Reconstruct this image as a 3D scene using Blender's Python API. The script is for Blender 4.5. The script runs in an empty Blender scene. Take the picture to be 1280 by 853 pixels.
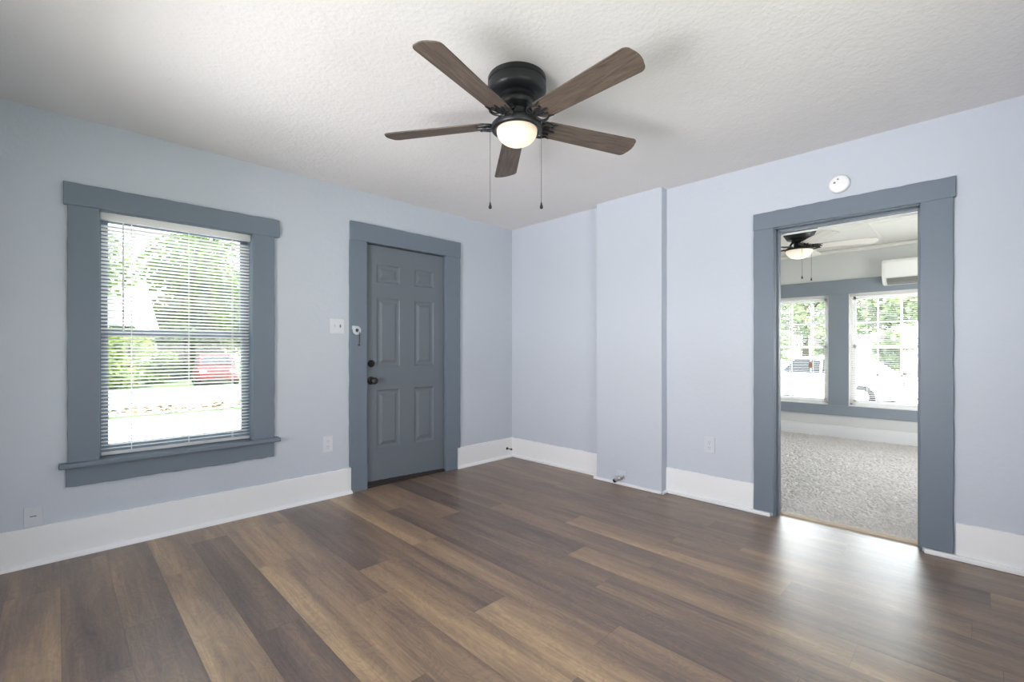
import bpy, math, random
from mathutils import Vector, Matrix
random.seed(7)
C = bpy.context.scene
COL = C.collection
R = math.radians
# ------------------------------------------------------------------ camera
CAMZ = 1.142
cam = bpy.data.objects.new('camera', bpy.data.cameras.new('camera'))
COL.objects.link(cam)
cam.location = (0, 0, CAMZ)
cam.rotation_euler = (R(90), 0, R(-44.7))
cam.data.sensor_width = 36
cam.data.lens = 574 / 1280 * 36
cam.data.shift_y = 11.5 / 1280
cam.data.clip_start = 0.02
C.camera = cam
# ------------------------------------------------------------------ view, sky, sun, fill lamps
C.view_settings.view_transform = 'Standard'
C.view_settings.look = 'None'
C.view_settings.gamma = 1
C.view_settings.exposure = 0.08
C.view_settings.use_curve_mapping = False
C.cycles.use_denoising = True

W = bpy.data.worlds.new('sky'); C.world = W; W.use_nodes = True
nt = W.node_tree; nt.nodes.clear()
tc = nt.nodes.new('ShaderNodeTexCoord'); sx = nt.nodes.new('ShaderNodeSeparateXYZ')
rp = nt.nodes.new('ShaderNodeValToRGB'); bg = nt.nodes.new('ShaderNodeBackground'); wo = nt.nodes.new('ShaderNodeOutputWorld')
rp.color_ramp.elements[0].position = 0.0; rp.color_ramp.elements[0].color = (1.0, 0.955, 0.885, 1)
rp.color_ramp.elements[1].position = 0.7; rp.color_ramp.elements[1].color = (0.62, 0.78, 1.0, 1)
nt.links.new(tc.outputs['Generated'], sx.inputs[0]); nt.links.new(sx.outputs['Z'], rp.inputs[0])
nt.links.new(rp.outputs[0], bg.inputs[0]); nt.links.new(bg.outputs[0], wo.inputs[0])
# the sky glows brighter towards the hazy side the far windows look at
gd = nt.nodes.new('ShaderNodeVectorMath'); gd.operation = 'DOT_PRODUCT'; gd.inputs[1].default_value = (0.98, 0.15, 0.12)
gm = nt.nodes.new('ShaderNodeMapRange'); gm.inputs[1].default_value = 0.55; gm.inputs[2].default_value = 1.0; gm.inputs[3].default_value = 4.2; gm.inputs[4].default_value = 27.0
nt.links.new(tc.outputs['Generated'], gd.inputs[0]); nt.links.new(gd.outputs['Value'], gm.inputs[0]); nt.links.new(gm.outputs[0], bg.inputs[1])

def sun(energy, direction):
    l = bpy.data.lights.new('sun', 'SUN'); l.energy = energy; l.angle = R(0.6); l.color = (1, .95, .87)
    o = bpy.data.objects.new('sun', l); COL.objects.link(o)
    o.rotation_euler = Vector(direction).to_track_quat('-Z', 'Y').to_euler()
def area(name, loc, direction, sx_, sy_, power, color):
    l = bpy.data.lights.new(name, 'AREA'); l.shape = 'RECTANGLE'; l.size = sx_; l.size_y = sy_
    l.energy = power; l.color = color
    o = bpy.data.objects.new(name, l); COL.objects.link(o)
    o.location = loc; o.rotation_euler = Vector(direction).to_track_quat('-Z', 'Z').to_euler()
sun(15.0, (0.02, 0.50, -0.85))
FILL_TINT = (0.955, 0.94, 0.985)
# fill lamps added outside the unseen windows of both rooms
area('rear_fill_lamp', (-2.60, 1.35, 0.60), (1, 0.03, 0.30), 3.0, 1.7, 365, FILL_TINT)
area('back_fill_lamp', (1.30, -1.75, 0.95), (-0.25, 1, 0.05), 2.4, 1.5, 26, FILL_TINT)
area('next_room_fill_lamp', (5.60, -0.75, 1.20), (-0.05, 1, 0.25), 1.6, 1.3, 31, (.98, .95, .985))  # lamp added to brighten the next room

# ------------------------------------------------------------------ mesh helpers
class MB:
    def __init__(s): s.v = []; s.f = []
    def add(s, vs, fs):
        n = len(s.v); s.v += [tuple(p) for p in vs]; s.f += [tuple(i + n for i in f) for f in fs]
    def box(s, x0, x1, y0, y1, z0, z1):
        s.add([(x0,y0,z0),(x1,y0,z0),(x1,y1,z0),(x0,y1,z0),(x0,y0,z1),(x1,y0,z1),(x1,y1,z1),(x0,y1,z1)],
              [(0,3,2,1),(4,5,6,7),(0,1,5,4),(1,2,6,5),(2,3,7,6),(3,0,4,7)]); return s
    def lathe(s, prof, n=40, c=(0,0,0), axis='z', cap0=True, cap1=True):
        vs = []; fs = []
        for r, h in prof:
            for i in range(n):
                a = 2*math.pi*i/n; x, y = r*math.cos(a), r*math.sin(a)
                p = (x, y, h) if axis == 'z' else ((x, -h, y) if axis == '-y' else (h, x, y))
                vs.append((p[0]+c[0], p[1]+c[1], p[2]+c[2]))
        for k in range(len(prof)-1):
            for i in range(n):
                j = (i+1) % n
                fs.append((k*n+i, k*n+j, (k+1)*n+j, (k+1)*n+i))
        if cap0: fs.append(tuple(reversed(range(n))))
        if cap1: fs.append(tuple(range((len(prof)-1)*n, len(prof)*n)))
        s.add(vs, fs); return s
    def tube(s, path, r, n=8, closed=False):
        P = [Vector(p) for p in path]; m = len(P); vs = []; fs = []
        rr = r if isinstance(r, (list, tuple)) else [r]*m
        for k, p in enumerate(P):
            if closed: t = P[(k+1) % m] - P[k-1]
            else: t = P[min(k+1, m-1)] - P[max(k-1, 0)]
            t.normalize()
            u = t.cross(Vector((0,0,1)))
            if u.length < .05: u = t.cross(Vector((1,0,0)))
            u.normalize(); w = t.cross(u)
            for i in range(n):
                a = 2*math.pi*i/n
                vs.append(p + (u*math.cos(a) + w*math.sin(a))*rr[k])
        for k in range(m if closed else m-1):
            q = (k+1) % m
            for i in range(n):
                j = (i+1) % n
                fs.append((k*n+i, k*n+j, q*n+j, q*n+i))
        if not closed:
            fs.append(tuple(reversed(range(n)))); fs.append(tuple(range((m-1)*n, m*n)))
        s.add(vs, fs); return s
    def prism(s, pts, z0, z1):
        n = len(pts)
        s.add([(x,y,z0) for x,y in pts] + [(x,y,z1) for x,y in pts],
              [tuple(reversed(range(n))), tuple(range(n, 2*n))] + [(i,(i+1)%n,(i+1)%n+n,i+n) for i in range(n)]); return s
    def sphere(s, c, r, n=14, m=9, sc=(1,1,1)):
        prof = []
        vs = []; fs = []
        for k in range(m+1):
            t = math.pi*k/m
            for i in range(n):
                a = 2*math.pi*i/n
                vs.append((c[0]+r*sc[0]*math.sin(t)*math.cos(a), c[1]+r*sc[1]*math.sin(t)*math.sin(a), c[2]-r*sc[2]*math.cos(t)))
        for k in range(m):
            for i in range(n):
                j = (i+1) % n
                fs.append((k*n+i, k*n+j, (k+1)*n+j, (k+1)*n+i))
        s.add(vs, fs); return s
    def build(s, name, mat, parent=None, smooth=False, bevel=0, seg=2, kind=None, label=None):
        me = bpy.data.meshes.new(name); me.from_pydata(s.v, [], s.f); me.update()
        if smooth:
            me.polygons.foreach_set('use_smooth', [True]*len(me.polygons))
            me.set_sharp_from_angle(angle=R(42))
        o = bpy.data.objects.new(name, me); COL.objects.link(o)
        if mat: me.materials.append(mat)
        if parent: o.parent = parent
        if bevel:
            b = o.modifiers.new('edge', 'BEVEL'); b.width = bevel; b.segments = seg; b.limit_method = 'ANGLE'
        if kind: o['kind'] = kind
        if label: o['label'] = label
        return o

def tag(o, label, cat, kind=None, group=None):
    o['label'] = label; o['category'] = cat
    if kind: o['kind'] = kind
    if group: o['group'] = group
    return o
def empty(name, label, cat, loc=(0,0,0), rz=0, kind=None, group=None):
    o = bpy.data.objects.new(name, None); COL.objects.link(o); o.empty_display_size = .1
    o.location = loc; o.rotation_euler = (0, 0, rz)
    return tag(o, label, cat, kind, group)
def board(mb, axis, a0, a1, b0, b1, c0, c1, jit=0.0015, n=26):
    """A long painted board. axis 'x'/'y'/'z' is its length a0..a1; its long edges wander a little like a hand-cut paint line."""
    ring = []
    jb = [(random.uniform(-jit, jit), random.uniform(-jit, jit)) for _ in range(n+1)]
    for k in range(n+1):
        a = a0 + (a1-a0)*k/n; d0, d1 = jb[k]
        q = [(b0+d0, c0), (b1+d1, c0), (b1+d1, c1), (b0+d0, c1)]
        for b, c in q:
            ring.append({'x': (a, c, b), 'y': (c, a, b), 'z': (b, c, a)}[axis] if axis != 'zy' else (c, b, a))
    fs = []
    for k in range(n):
        for i in range(4):
            j = (i+1) % 4
            fs.append((k*4+i, k*4+j, k*4+4+j, k*4+4+i))
    fs.append((3,2,1,0)); fs.append((n*4, n*4+1, n*4+2, n*4+3))
    mb.add(ring, fs); return mb

# ------------------------------------------------------------------ materials
def S(r, g, b):
    f = lambda c: ((c/255+.055)/1.055)**2.4 if c/255 > .04045 else c/255/12.92
    return (f(r), f(g), f(b), 1)
class N:
    def __init__(s, name):
        s.m = bpy.data.materials.new(name); s.m.use_nodes = True
        s.t = s.m.node_tree; s.b = s.t.nodes['Principled BSDF']
    def n(s, typ, **kw):
        o = s.t.nodes.new(typ)
        for k, v in kw.items(): setattr(o, k, v)
        return o
    def l(s, a, b): s.t.links.new(a, b)
def setin(node, **kw):
    for k, v in kw.items(): node.inputs[k.replace('_', ' ')].default_value = v
def paint(name, col, rough=.55, bump=0.0, bscale=60, var=0.04, spec=.35, metal=0, detail=3, bdist=.004):
    k = N(name); b = k.b
    b.inputs['Roughness'].default_value = rough; b.inputs['Metallic'].default_value = metal
    b.inputs['Specular IOR Level'].default_value = spec
    co = k.n('ShaderNodeTexCoord')
    nz = k.n('ShaderNodeTexNoise'); setin(nz, Scale=2.2, Detail=4.0); k.l(co.outputs['Object'], nz.inputs['Vector'])
    mx = k.n('ShaderNodeMix', data_type='RGBA')
    mx.inputs[6].default_value = tuple(c*(1-var) for c in col[:3]) + (1,)
    mx.inputs[7].default_value = tuple(min(1, c*(1+var)) for c in col[:3]) + (1,)
    k.l(nz.outputs['Fac'], mx.inputs[0]); k.l(mx.outputs[2], b.inputs['Base Color'])
    if bump:
        n2 = k.n('ShaderNodeTexNoise'); setin(n2, Scale=float(bscale), Detail=float(detail), Roughness=.6)
        k.l(co.outputs['Object'], n2.inputs['Vector'])
        n3 = k.n('ShaderNodeTexNoise'); setin(n3, Scale=float(bscale)*.22, Detail=2.0); k.l(co.outputs['Object'], n3.inputs['Vector'])
        ad = k.n('ShaderNodeMath', operation='ADD'); k.l(n2.outputs['Fac'], ad.inputs[0]); k.l(n3.outputs['Fac'], ad.inputs[1])
        bp = k.n('ShaderNodeBump'); setin(bp, Strength=float(bump), Distance=bdist)
        k.l(ad.outputs[0], bp.inputs['Height']); k.l(bp.outputs[0], b.inputs['Normal'])
    return k.m

M = {}
M['wall'] = paint('pale_blue_wall_paint', S(197,203,212), .6, .4, 34, .012)
M['ceiling'] = paint('textured_ceiling_paint', S(231,228,226), .8, .7, 52, .012, detail=5)
M['ceiling2'] = paint('cream_ceiling_paint', S(240,237,233), .75, .1, 30, .01)
M['trim'] = paint('blue_grey_gloss_trim_paint', S(115,126,138), .42, .22, 45, .03)
M['trim_glare'] = paint('glare_lightened_trim', S(142,151,160), .42, .1, 45, .03)  # trim colour lightened to put window glare into the far casing
M['door'] = paint('grey_door_paint', S(110,117,125), .45, .06, 60, .02)
M['base'] = paint('white_baseboard_paint', S(240,240,240), .5, .2, 30, .012)
M['white'] = paint('white_highlight', S(236,236,234), .35, 0, 10, .005)
M['sash'] = paint('blue_grey_sash_paint', S(126,142,158), .5, .08, 60, .03)
M['vinyl'] = paint('white_vinyl', S(240,240,238), .4, 0, 10, .005)
M['slat'] = paint('white_blind_slat', S(240,238,235), .45, 0, 10, .005)
_t = M['slat'].node_tree; _tr = _t.nodes.new('ShaderNodeBsdfTranslucent'); _tr.inputs[0].default_value = (.95,.94,.93,1)
_mx = _t.nodes.new('ShaderNodeMixShader'); _mx.inputs[0].default_value = .65
_t.links.new(_t.nodes['Principled BSDF'].outputs[0], _mx.inputs[1]); _t.links.new(_tr.outputs[0], _mx.inputs[2]); _t.links.new(_mx.outputs[0], _t.nodes['Material Output'].inputs[0])
M['black'] = paint('matte_black_metal', S(30,31,34), .38, 0, 10, .05, spec=.5)
M['bronze'] = paint('dark_bronze_hardware', S(34,31,30), .3, 0, 10, .1, spec=.6)
M['dark'] = paint('dark_gap', S(26,24,24), .8, 0, 10, .1)
M['scuff'] = paint('worn_black_rubber', S(52,47,46), .7, .8, 90, .5)
M['steel'] = paint('dull_steel', S(206,204,204), .35, 0, 10, .05, metal=.6)
M['brass'] = paint('worn_brass', S(128,104,84), .4, 0, 10, .1, metal=.8)
M['chain'] = paint('antique_chain', S(92,84,76), .4, 0, 10, .1, metal=.6)
M['oakstrip'] = paint('tan_threshold_wood', S(206,190,168), .4, .1, 60, .06)
M['plate'] = paint('off_white_switch_plate', S(216,219,224), .4, 0, 10, .005)
M['keeper'] = paint('dull_white_keeper', S(196,206,211), .45, 0, 10, .01)
M['fixwhite'] = paint('white_smoke_alarm_plastic', S(244,244,243), .35, 0, 10, .003)
M['acwhite'] = paint('white_air_conditioner_plastic', S(244,243,240), .35, 0, 10, .003)
M['acdark'] = paint('grey_louvre', S(128,126,124), .5, 0, 10, .03)
M['wallplate'] = paint('painted_over_plate', S(204,208,215), .5, .05, 60, .01)
M['plateslot'] = paint('dark_slot', S(70,72,76), .6, 0, 10, .02)
M['farwall'] = paint('next_room_wall_paint', S(222,223,220), .6, .1, 34, .012)

def glass():
    k = N('window_glass'); k.t.nodes.remove(k.b)
    tr = k.n('ShaderNodeBsdfTransparent'); tr.inputs[0].default_value = (.96,.98,.97,1)
    gl = k.n('ShaderNodeBsdfGlossy'); gl.inputs['Roughness'].default_value = .02
    lw = k.n('ShaderNodeFresnel'); lw.inputs[0].default_value = 1.45
    mx = k.n('ShaderNodeMixShader'); k.l(lw.outputs[0], mx.inputs[0]); k.l(tr.outputs[0], mx.inputs[1]); k.l(gl.outputs[0], mx.inputs[2])
    k.l(mx.outputs[0], k.t.nodes['Material Output'].inputs[0]); return k.m
M['glass'] = glass()

def bowl_mat(name, strength, col):
    k = N(name); b = k.b
    b.inputs['Base Color'].default_value = (.45,.41,.36,1); b.inputs['Roughness'].default_value = .35
    co = k.n('ShaderNodeTexCoord'); sp = k.n('ShaderNodeSeparateXYZ'); k.l(co.outputs['Generated'], sp.inputs[0])
    rp = k.n('ShaderNodeValToRGB'); e = rp.color_ramp.elements
    e[0].position = 0.15; e[0].color = (1,1,1,1); e[1].position = .95; e[1].color = (.5,.5,.5,1)
    k.l(sp.outputs['Z'], rp.inputs[0])
    mu = k.n('ShaderNodeMath', operation='MULTIPLY'); mu.inputs[1].default_value = strength; k.l(rp.outputs[0], mu.inputs[0])
    b.inputs['Emission Color'].default_value = col
    k.l(mu.outputs[0], b.inputs['Emission Strength']); return k.m
M['bowl'] = bowl_mat('frosted_lit_bowl', .98, (1,.79,.56,1))
M['bowl2'] = bowl_mat('frosted_lit_bowl_next_room', 1.1, (1,.86,.66,1))

def wood_blade(name, c0, c1):
    k = N(name); b = k.b; b.inputs['Roughness'].default_value = .5; b.inputs['Specular IOR Level'].default_value = .3
    co = k.n('ShaderNodeTexCoord'); mp = k.n('ShaderNodeMapping'); mp.inputs['Scale'].default_value = (2.2, 26, 26)
    k.l(co.outputs['Object'], mp.inputs[0])
    oi = k.n('ShaderNodeObjectInfo'); va = k.n('ShaderNodeVectorMath', operation='ADD')
    mm = k.n('ShaderNodeMath', operation='MULTIPLY'); mm.inputs[1].default_value = 37; k.l(oi.outputs['Random'], mm.inputs[0])
    k.l(mp.outputs[0], va.inputs[0]); k.l(mm.outputs[0], va.inputs[1])
    n1 = k.n('ShaderNodeTexNoise'); setin(n1, Scale=2.2, Detail=6.0, Roughness=.7, Distortion=.8); k.l(va.outputs[0], n1.inputs['Vector'])
    rp = k.n('ShaderNodeValToRGB'); e = rp.color_ramp.elements
    e[0].position = .33; e[0].color = c0; e[1].position = .68; e[1].color = c1
    k.l(n1.outputs['Fac'], rp.inputs[0]); k.l(rp.outputs[0], b.inputs['Base Color']); return k.m
M['blade'] = wood_blade('weathered_grey_oak_blade', S(74,64,57), S(118,104,93))
M['blade2'] = wood_blade('pale_whitewashed_blade', S(214,208,200), S(232,227,220))

def plank_mat():
    k = N('vinyl_plank_oak'); b = k.b
    b.inputs['Specular IOR Level'].default_value = .5
    at = k.n('ShaderNodeAttribute', attribute_name='tone'); se = k.n('ShaderNodeSeparateColor'); k.l(at.outputs['Color'], se.inputs[0])
    uv = k.n('ShaderNodeUVMap', uv_map='plank'); su = k.n('ShaderNodeSeparateXYZ'); k.l(uv.outputs[0], su.inputs[0])
    co = k.n('ShaderNodeTexCoord')
    off = k.n('ShaderNodeCombineXYZ'); m1 = k.n('ShaderNodeMath', operation='MULTIPLY'); m1.inputs[1].default_value = 61.0
    k.l(se.outputs[1], m1.inputs[0])
    for i in range(3): k.l(m1.outputs[0], off.inputs[i])
    ad = k.n('ShaderNodeVectorMath', operation='ADD'); k.l(co.outputs['Object'], ad.inputs[0]); k.l(off.outputs[0], ad.inputs[1])
    def noise(scale, sc, det, rough, dist):
        mp = k.n('ShaderNodeMapping'); mp.inputs['Scale'].default_value = scale; k.l(ad.outputs[0], mp.inputs[0])
        n = k.n('ShaderNodeTexNoise'); setin(n, Scale=sc, Detail=det, Roughness=rough, Distortion=dist); k.l(mp.outputs[0], n.inputs['Vector']); return n
    broad = noise((9, .9, 1), 1.0, 3.0, .5, .6)       # wide bands within a plank
    grain = noise((60, 2.4, 1), 1.0, 6.0, .7, 1.2)    # fine grain
    knot = noise((11, 3.2, 1), 1.0, 2.0, .5, 2.5)     # cathedral rings
    rings = k.n('ShaderNodeMath', operation='MULTIPLY'); rings.inputs[1].default_value = 42.0; k.l(knot.outputs['Fac'], rings.inputs[0])
    si = k.n('ShaderNodeMath', operation='SINE'); k.l(rings.outputs[0], si.inputs[0])
    def mad(x, a, c):
        m = k.n('ShaderNodeMath', operation='MULTIPLY_ADD'); m.inputs[1].default_value = a; m.inputs[2].default_value = c; k.l(x, m.inputs[0]); return m.outputs[0]
    def plus(x, y):
        m = k.n('ShaderNodeMath', operation='ADD'); k.l(x, m.inputs[0]); k.l(y, m.inputs[1]); return m.outputs[0]
    t = plus(mad(se.outputs[0], .74, .13), mad(broad.outputs['Fac'], 1.1, -.55))
    t = plus(t, mad(grain.outputs['Fac'], .75, -.375)); t = plus(t, mad(si.outputs[0], .055, 0))
    rp = k.n('ShaderNodeValToRGB'); e = rp.color_ramp.elements
    e[0].position = 0.0; e[0].color = S(90,75,69); e[1].position = 1.0; e[1].color = S(190,159,122)
    for p, c in ((.28, S(113,95,85)), (.5, S(136,112,94)), (.75, S(162,134,106))):
        x = e.new(p); x.color = c
    k.l(t, rp.inputs[0])
    # fine dark joints between planks
    ed = k.n('ShaderNodeMath', operation='PINGPONG'); ed.inputs[1].default_value = .5; k.l(su.outputs['X'], ed.inputs[0])
    g = k.n('ShaderNodeMapRange'); g.inputs[1].default_value = 0; g.inputs[2].default_value = .012; g.inputs[3].default_value = .72; g.inputs[4].default_value = 1; k.l(ed.outputs[0], g.inputs[0])
    mu = k.n('ShaderNodeMix', data_type='RGBA', blend_type='MULTIPLY'); mu.inputs[0].default_value = 1
    k.l(rp.outputs[0], mu.inputs[6]); k.l(g.outputs[0], mu.inputs[7]); k.l(mu.outputs[2], b.inputs['Base Color'])
    b.inputs['Coat Weight'].default_value = .27; b.inputs['Coat Roughness'].default_value = .40; b.inputs['Coat IOR'].default_value = 1.5
    ro = mad(grain.outputs['Fac'], .12, .31); k.l(ro, b.inputs['Roughness'])
    soft = noise((55, .9, 1), 1.0, 2.0, .5, .4)
    bp = k.n('ShaderNodeBump'); setin(bp, Strength=.16, Distance=.0015); k.l(soft.outputs['Fac'], bp.inputs['Height'])
    bp2 = k.n('ShaderNodeBump'); setin(bp2, Strength=.25, Distance=.003); k.l(g.outputs[0], bp2.inputs['Height']); k.l(bp.outputs[0], bp2.inputs['Normal'])
    k.l(bp2.outputs[0], b.inputs['Normal']); return k.m
M['plank'] = plank_mat()

def carpet_mat():
    k = N('beige_grey_carpet'); b = k.b; b.inputs['Roughness'].default_value = .95; b.inputs['Specular IOR Level'].default_value = .1
    co = k.n('ShaderNodeTexCoord'); n = k.n('ShaderNodeTexNoise'); setin(n, Scale=170.0, Detail=3.0, Roughness=.8); k.l(co.outputs['Object'], n.inputs['Vector'])
    rp = k.n('ShaderNodeValToRGB'); e = rp.color_ramp.elements
    e[0].position = .36; e[0].color = S(184,178,173); e[1].position = .62; e[1].color = S(232,227,222)
    k.l(n.outputs['Fac'], rp.inputs[0]); k.l(rp.outputs[0], b.inputs['Base Color']); return k.m
M['carpet'] = carpet_mat()

def leaf_mat(name, c0, c1):
    k = N(name); b = k.b; b.inputs['Roughness'].default_value = .6; b.inputs['Specular IOR Level'].default_value = .2
    co = k.n('ShaderNodeTexCoord'); n = k.n('ShaderNodeTexNoise'); setin(n, Scale=1.6, Detail=5.0); k.l(co.outputs['Object'], n.inputs['Vector'])
    rp = k.n('ShaderNodeValToRGB'); e = rp.color_ramp.elements
    e[0].position = .35; e[0].color = c0; e[1].position = .65; e[1].color = c1
    k.l(n.outputs['Fac'], rp.inputs[0]); k.l(rp.outputs[0], b.inputs['Base Color'])
    tr = k.n('ShaderNodeBsdfTranslucent'); k.l(rp.outputs[0], tr.inputs[0])
    mx = k.n('ShaderNodeMixShader'); mx.inputs[0].default_value = .4
    k.l(b.outputs[0], mx.inputs[1]); k.l(tr.outputs[0], mx.inputs[2]); k.l(mx.outputs[0], k.t.nodes['Material Output'].inputs[0]); return k.m
M['leaf'] = leaf_mat('bright_green_leaves', S(52,76,32), S(128,156,78))
M['leaf2'] = leaf_mat('deep_green_leaves', S(24,42,22), S(74,102,46))
M['leaf3'] = leaf_mat('yellow_green_leaves', S(74,100,36), S(156,176,84))
M['leaf_haze'] = leaf_mat('haze_paled_leaves', S(112,126,92), S(196,206,168))  # leaf colour paled to put the bright outdoor haze into it
M['bark'] = paint('brown_bark', S(86,72,60), .9, .6, 20, .2)
M['lawn'] = paint('sunlit_lawn', S(88,108,62), .95, .5, 12, .25)
M['concrete'] = paint('pale_concrete', S(214,210,202), .9, .2, 20, .05)
M['road'] = paint('sun_bleached_road', S(186,182,172), .95, .2, 20, .06)
M['litter'] = paint('dry_brown_leaves', S(112,92,66), .9, 0, 10, .3)
M['siding'] = paint('white_house_siding', S(238,238,236), .7, 0, 10, .01)
M['shingle'] = paint('pale_grey_shingles', S(196,194,190), .9, .3, 30, .06)
M['carred'] = paint('red_car_paint', S(100,20,22), .35, 0, 10, .03)
M['carwhite'] = paint('white_car_paint', S(240,240,240), .3, 0, 10, .01)
M['carblue'] = paint('silver_blue_car_paint', S(142,160,182), .3, 0, 10, .02)
M['carglass'] = paint('dark_car_glass', S(40,46,52), .3, 0, 10, .02, spec=.3)
M['tyre'] = paint('black_tyre_rubber', S(34,34,34), .8, 0, 10, .05)
M['lampglass'] = paint('car_lamp_plastic', S(220,190,170), .2, 0, 10, .05)
M['wood'] = paint('varnished_tassel_wood', S(176,138,112), .5, 0, 10, .08)

# ------------------------------------------------------------------ dimensions
YL = 3.53      # wall with the window and the front door
XR = 3.493     # wall with the chase and the cased opening
XB = -0.45     # wall behind, left of the camera
YB = -0.45     # wall behind, right of the camera
XF = 7.17      # far wall of the next room
H = 2.44; T = 0.14
XR2 = XR + T

# ------------------------------------------------------------------ shell
def wall(name, axis, a0, a1, c0, c1, z0, z1, holes, mat, label):
    """Wall running along axis ('x' or 'y') from a0 to a1, thickness c0..c1, with rectangular holes (a,a,z,z)."""
    A = sorted({a0, a1, *[h[0] for h in holes], *[h[1] for h in holes]})
    Z = sorted({z0, z1, *[h[2] for h in holes], *[h[3] for h in holes]})
    def solid(i, k):
        if i < 0 or k < 0 or i >= len(A)-1 or k >= len(Z)-1: return False
        a, z = (A[i]+A[i+1])/2, (Z[k]+Z[k+1])/2
        return not any(h[0] < a < h[1] and h[2] < z < h[3] for h in holes)
    P = (lambda a, c, z: (a, c, z)) if axis == 'x' else (lambda a, c, z: (c, a, z))
    mb = MB()
    for i in range(len(A)-1):
        for k in range(len(Z)-1):
            if not solid(i, k): continue
            x0, x1, y0, y1 = A[i], A[i+1], Z[k], Z[k+1]
            mb.add([P(x0,c0,y0),P(x1,c0,y0),P(x1,c0,y1),P(x0,c0,y1)], [(0,1,2,3)])
            mb.add([P(x0,c1,y0),P(x1,c1,y0),P(x1,c1,y1),P(x0,c1,y1)], [(3,2,1,0)])
            if not solid(i-1,k): mb.add([P(x0,c0,y0),P(x0,c1,y0),P(x0,c1,y1),P(x0,c0,y1)], [(0,1,2,3)])
            if not solid(i+1,k): mb.add([P(x1,c0,y0),P(x1,c1,y0),P(x1,c1,y1),P(x1,c0,y1)], [(3,2,1,0)])
            if not solid(i,k-1): mb.add([P(x0,c0,y0),P(x1,c0,y0),P(x1,c1,y0),P(x0,c1,y0)], [(0,1,2,3)])
            if not solid(i,k+1): mb.add([P(x0,c0,y1),P(x1,c0,y1),P(x1,c1,y1),P(x0,c1,y1)], [(3,2,1,0)])
    return mb
def struct(mb, name, mat, label, cat, **kw):
    o = mb.build(name, mat, **kw); return tag(o, label, cat, 'structure')

WIN = (0.160, 0.968, 0.505, 1.955)      # hole of the left window
DOOR = (1.790, 2.610, -0.02, 2.038)     # hole of the front door
OPN = (0.214, 0.982, -0.02, 1.985)      # hole of the cased opening
FW1 = (1.355, 2.275, 0.430, 1.862)      # far window on the left
FW2 = (0.135, 1.141, 0.430, 1.862)      # far window on the right
RW = (0.35, 2.45, 0.55, 1.78)           # unseen window added for the fill lamp, in wall_rear
BW = (0.55, 2.15, 0.55, 1.95)           # second unseen window added for fill light, in wall_back
NW = (4.80, 6.40, 0.55, 1.95)           # unseen side window added to brighten the next room

struct(wall('', 'x', XB-T, XR2, YL, YL+T, -.06, H+.06, [WIN, DOOR], 0, 0), 'wall_left', M['wall'],
       'pale blue textured wall with the blinded window and grey front door', 'wall')
wr = wall('', 'y', YB, YL, XR, XR2, -.06, H+.06, [OPN], 0, 0)
wr.box(XR-.0016, XR+.01, -.06, .075, .705, .955)   # skimmed-over patch
struct(wr, 'wall_right', M['wall'], 'pale blue wall with the chimney chase and the cased opening', 'wall')
struct(wall('', 'x', XB-T, XF+T, YB-T, YB, -.06, H+.06, [BW, NW], 0, 0), 'wall_back', M['wall'], 'pale blue wall behind the camera with two windows added for fill light', 'wall')
struct(wall('', 'y', YB, YL, XB-T, XB, -.06, H+.06, [RW], 0, 0), 'wall_rear', M['wall'], 'pale blue wall behind the camera facing the cased opening', 'wall')
struct(wall('', 'y', YB, YL, XF, XF+T, -.06, H+.06, [FW1, FW2], 0, 0), 'wall_far', M['farwall'], 'off white far wall of the carpeted room with two gridded windows', 'wall')
struct(wall('', 'x', XR2, XF+T, YL, YL+T, -.06, H+.06, [], 0, 0), 'wall_side', M['farwall'], 'off white side wall of the carpeted room', 'wall')
struct(MB().box(XB-T, XR+.07, YB-T, YL+T, H, H+.1), 'ceiling', M['ceiling'], 'white textured ceiling carrying the dark ceiling fan', 'ceiling')
mb = MB().box(XR+.07, XF+T, YB-T, YL+T, H, H+.1)
for y in (0.78, 2.0): mb.box(XR2, XF, y-.012, y+.012, H-.004, H+.01)
for x in (5.95,): mb.box(x-.012, x+.012, YB, YL, H-.0035, H+.01)
struct(mb, 'ceiling_far', M['ceiling2'], 'cream panelled ceiling of the carpeted room', 'ceiling')
mb = MB()
for (x0, y0, x1, y1) in ((XR2, YL-.035, XF, YL), (XF-.035, YB, XF, YL)):
    mb.box(x0, x1, y0, y1, H-.05, H)
struct(mb, 'trim_1', M['ceiling2'], 'narrow cream cove where the far ceiling meets its walls', 'trim', bevel=.015)

struct(MB().box(XB-T-.9, XF+T+.9, YB-T-1.45, YB-T, H+.02, H+.14), 'added_sun_overhang', M['siding'], 'unseen white overhang added to keep sun out of the windows behind the camera', 'roof')  # unseen overhang added to block direct sun through the back windows

# chimney chase on the right wall
mb = MB(); board(mb, 'zy', 0, H, 1.755, 2.372, 3.407, XR+.005, jit=.001, n=20)
struct(mb, 'wall_chase', M['wall'], 'pale blue boxed-in chimney chase standing out from the wall', 'wall')

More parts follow.
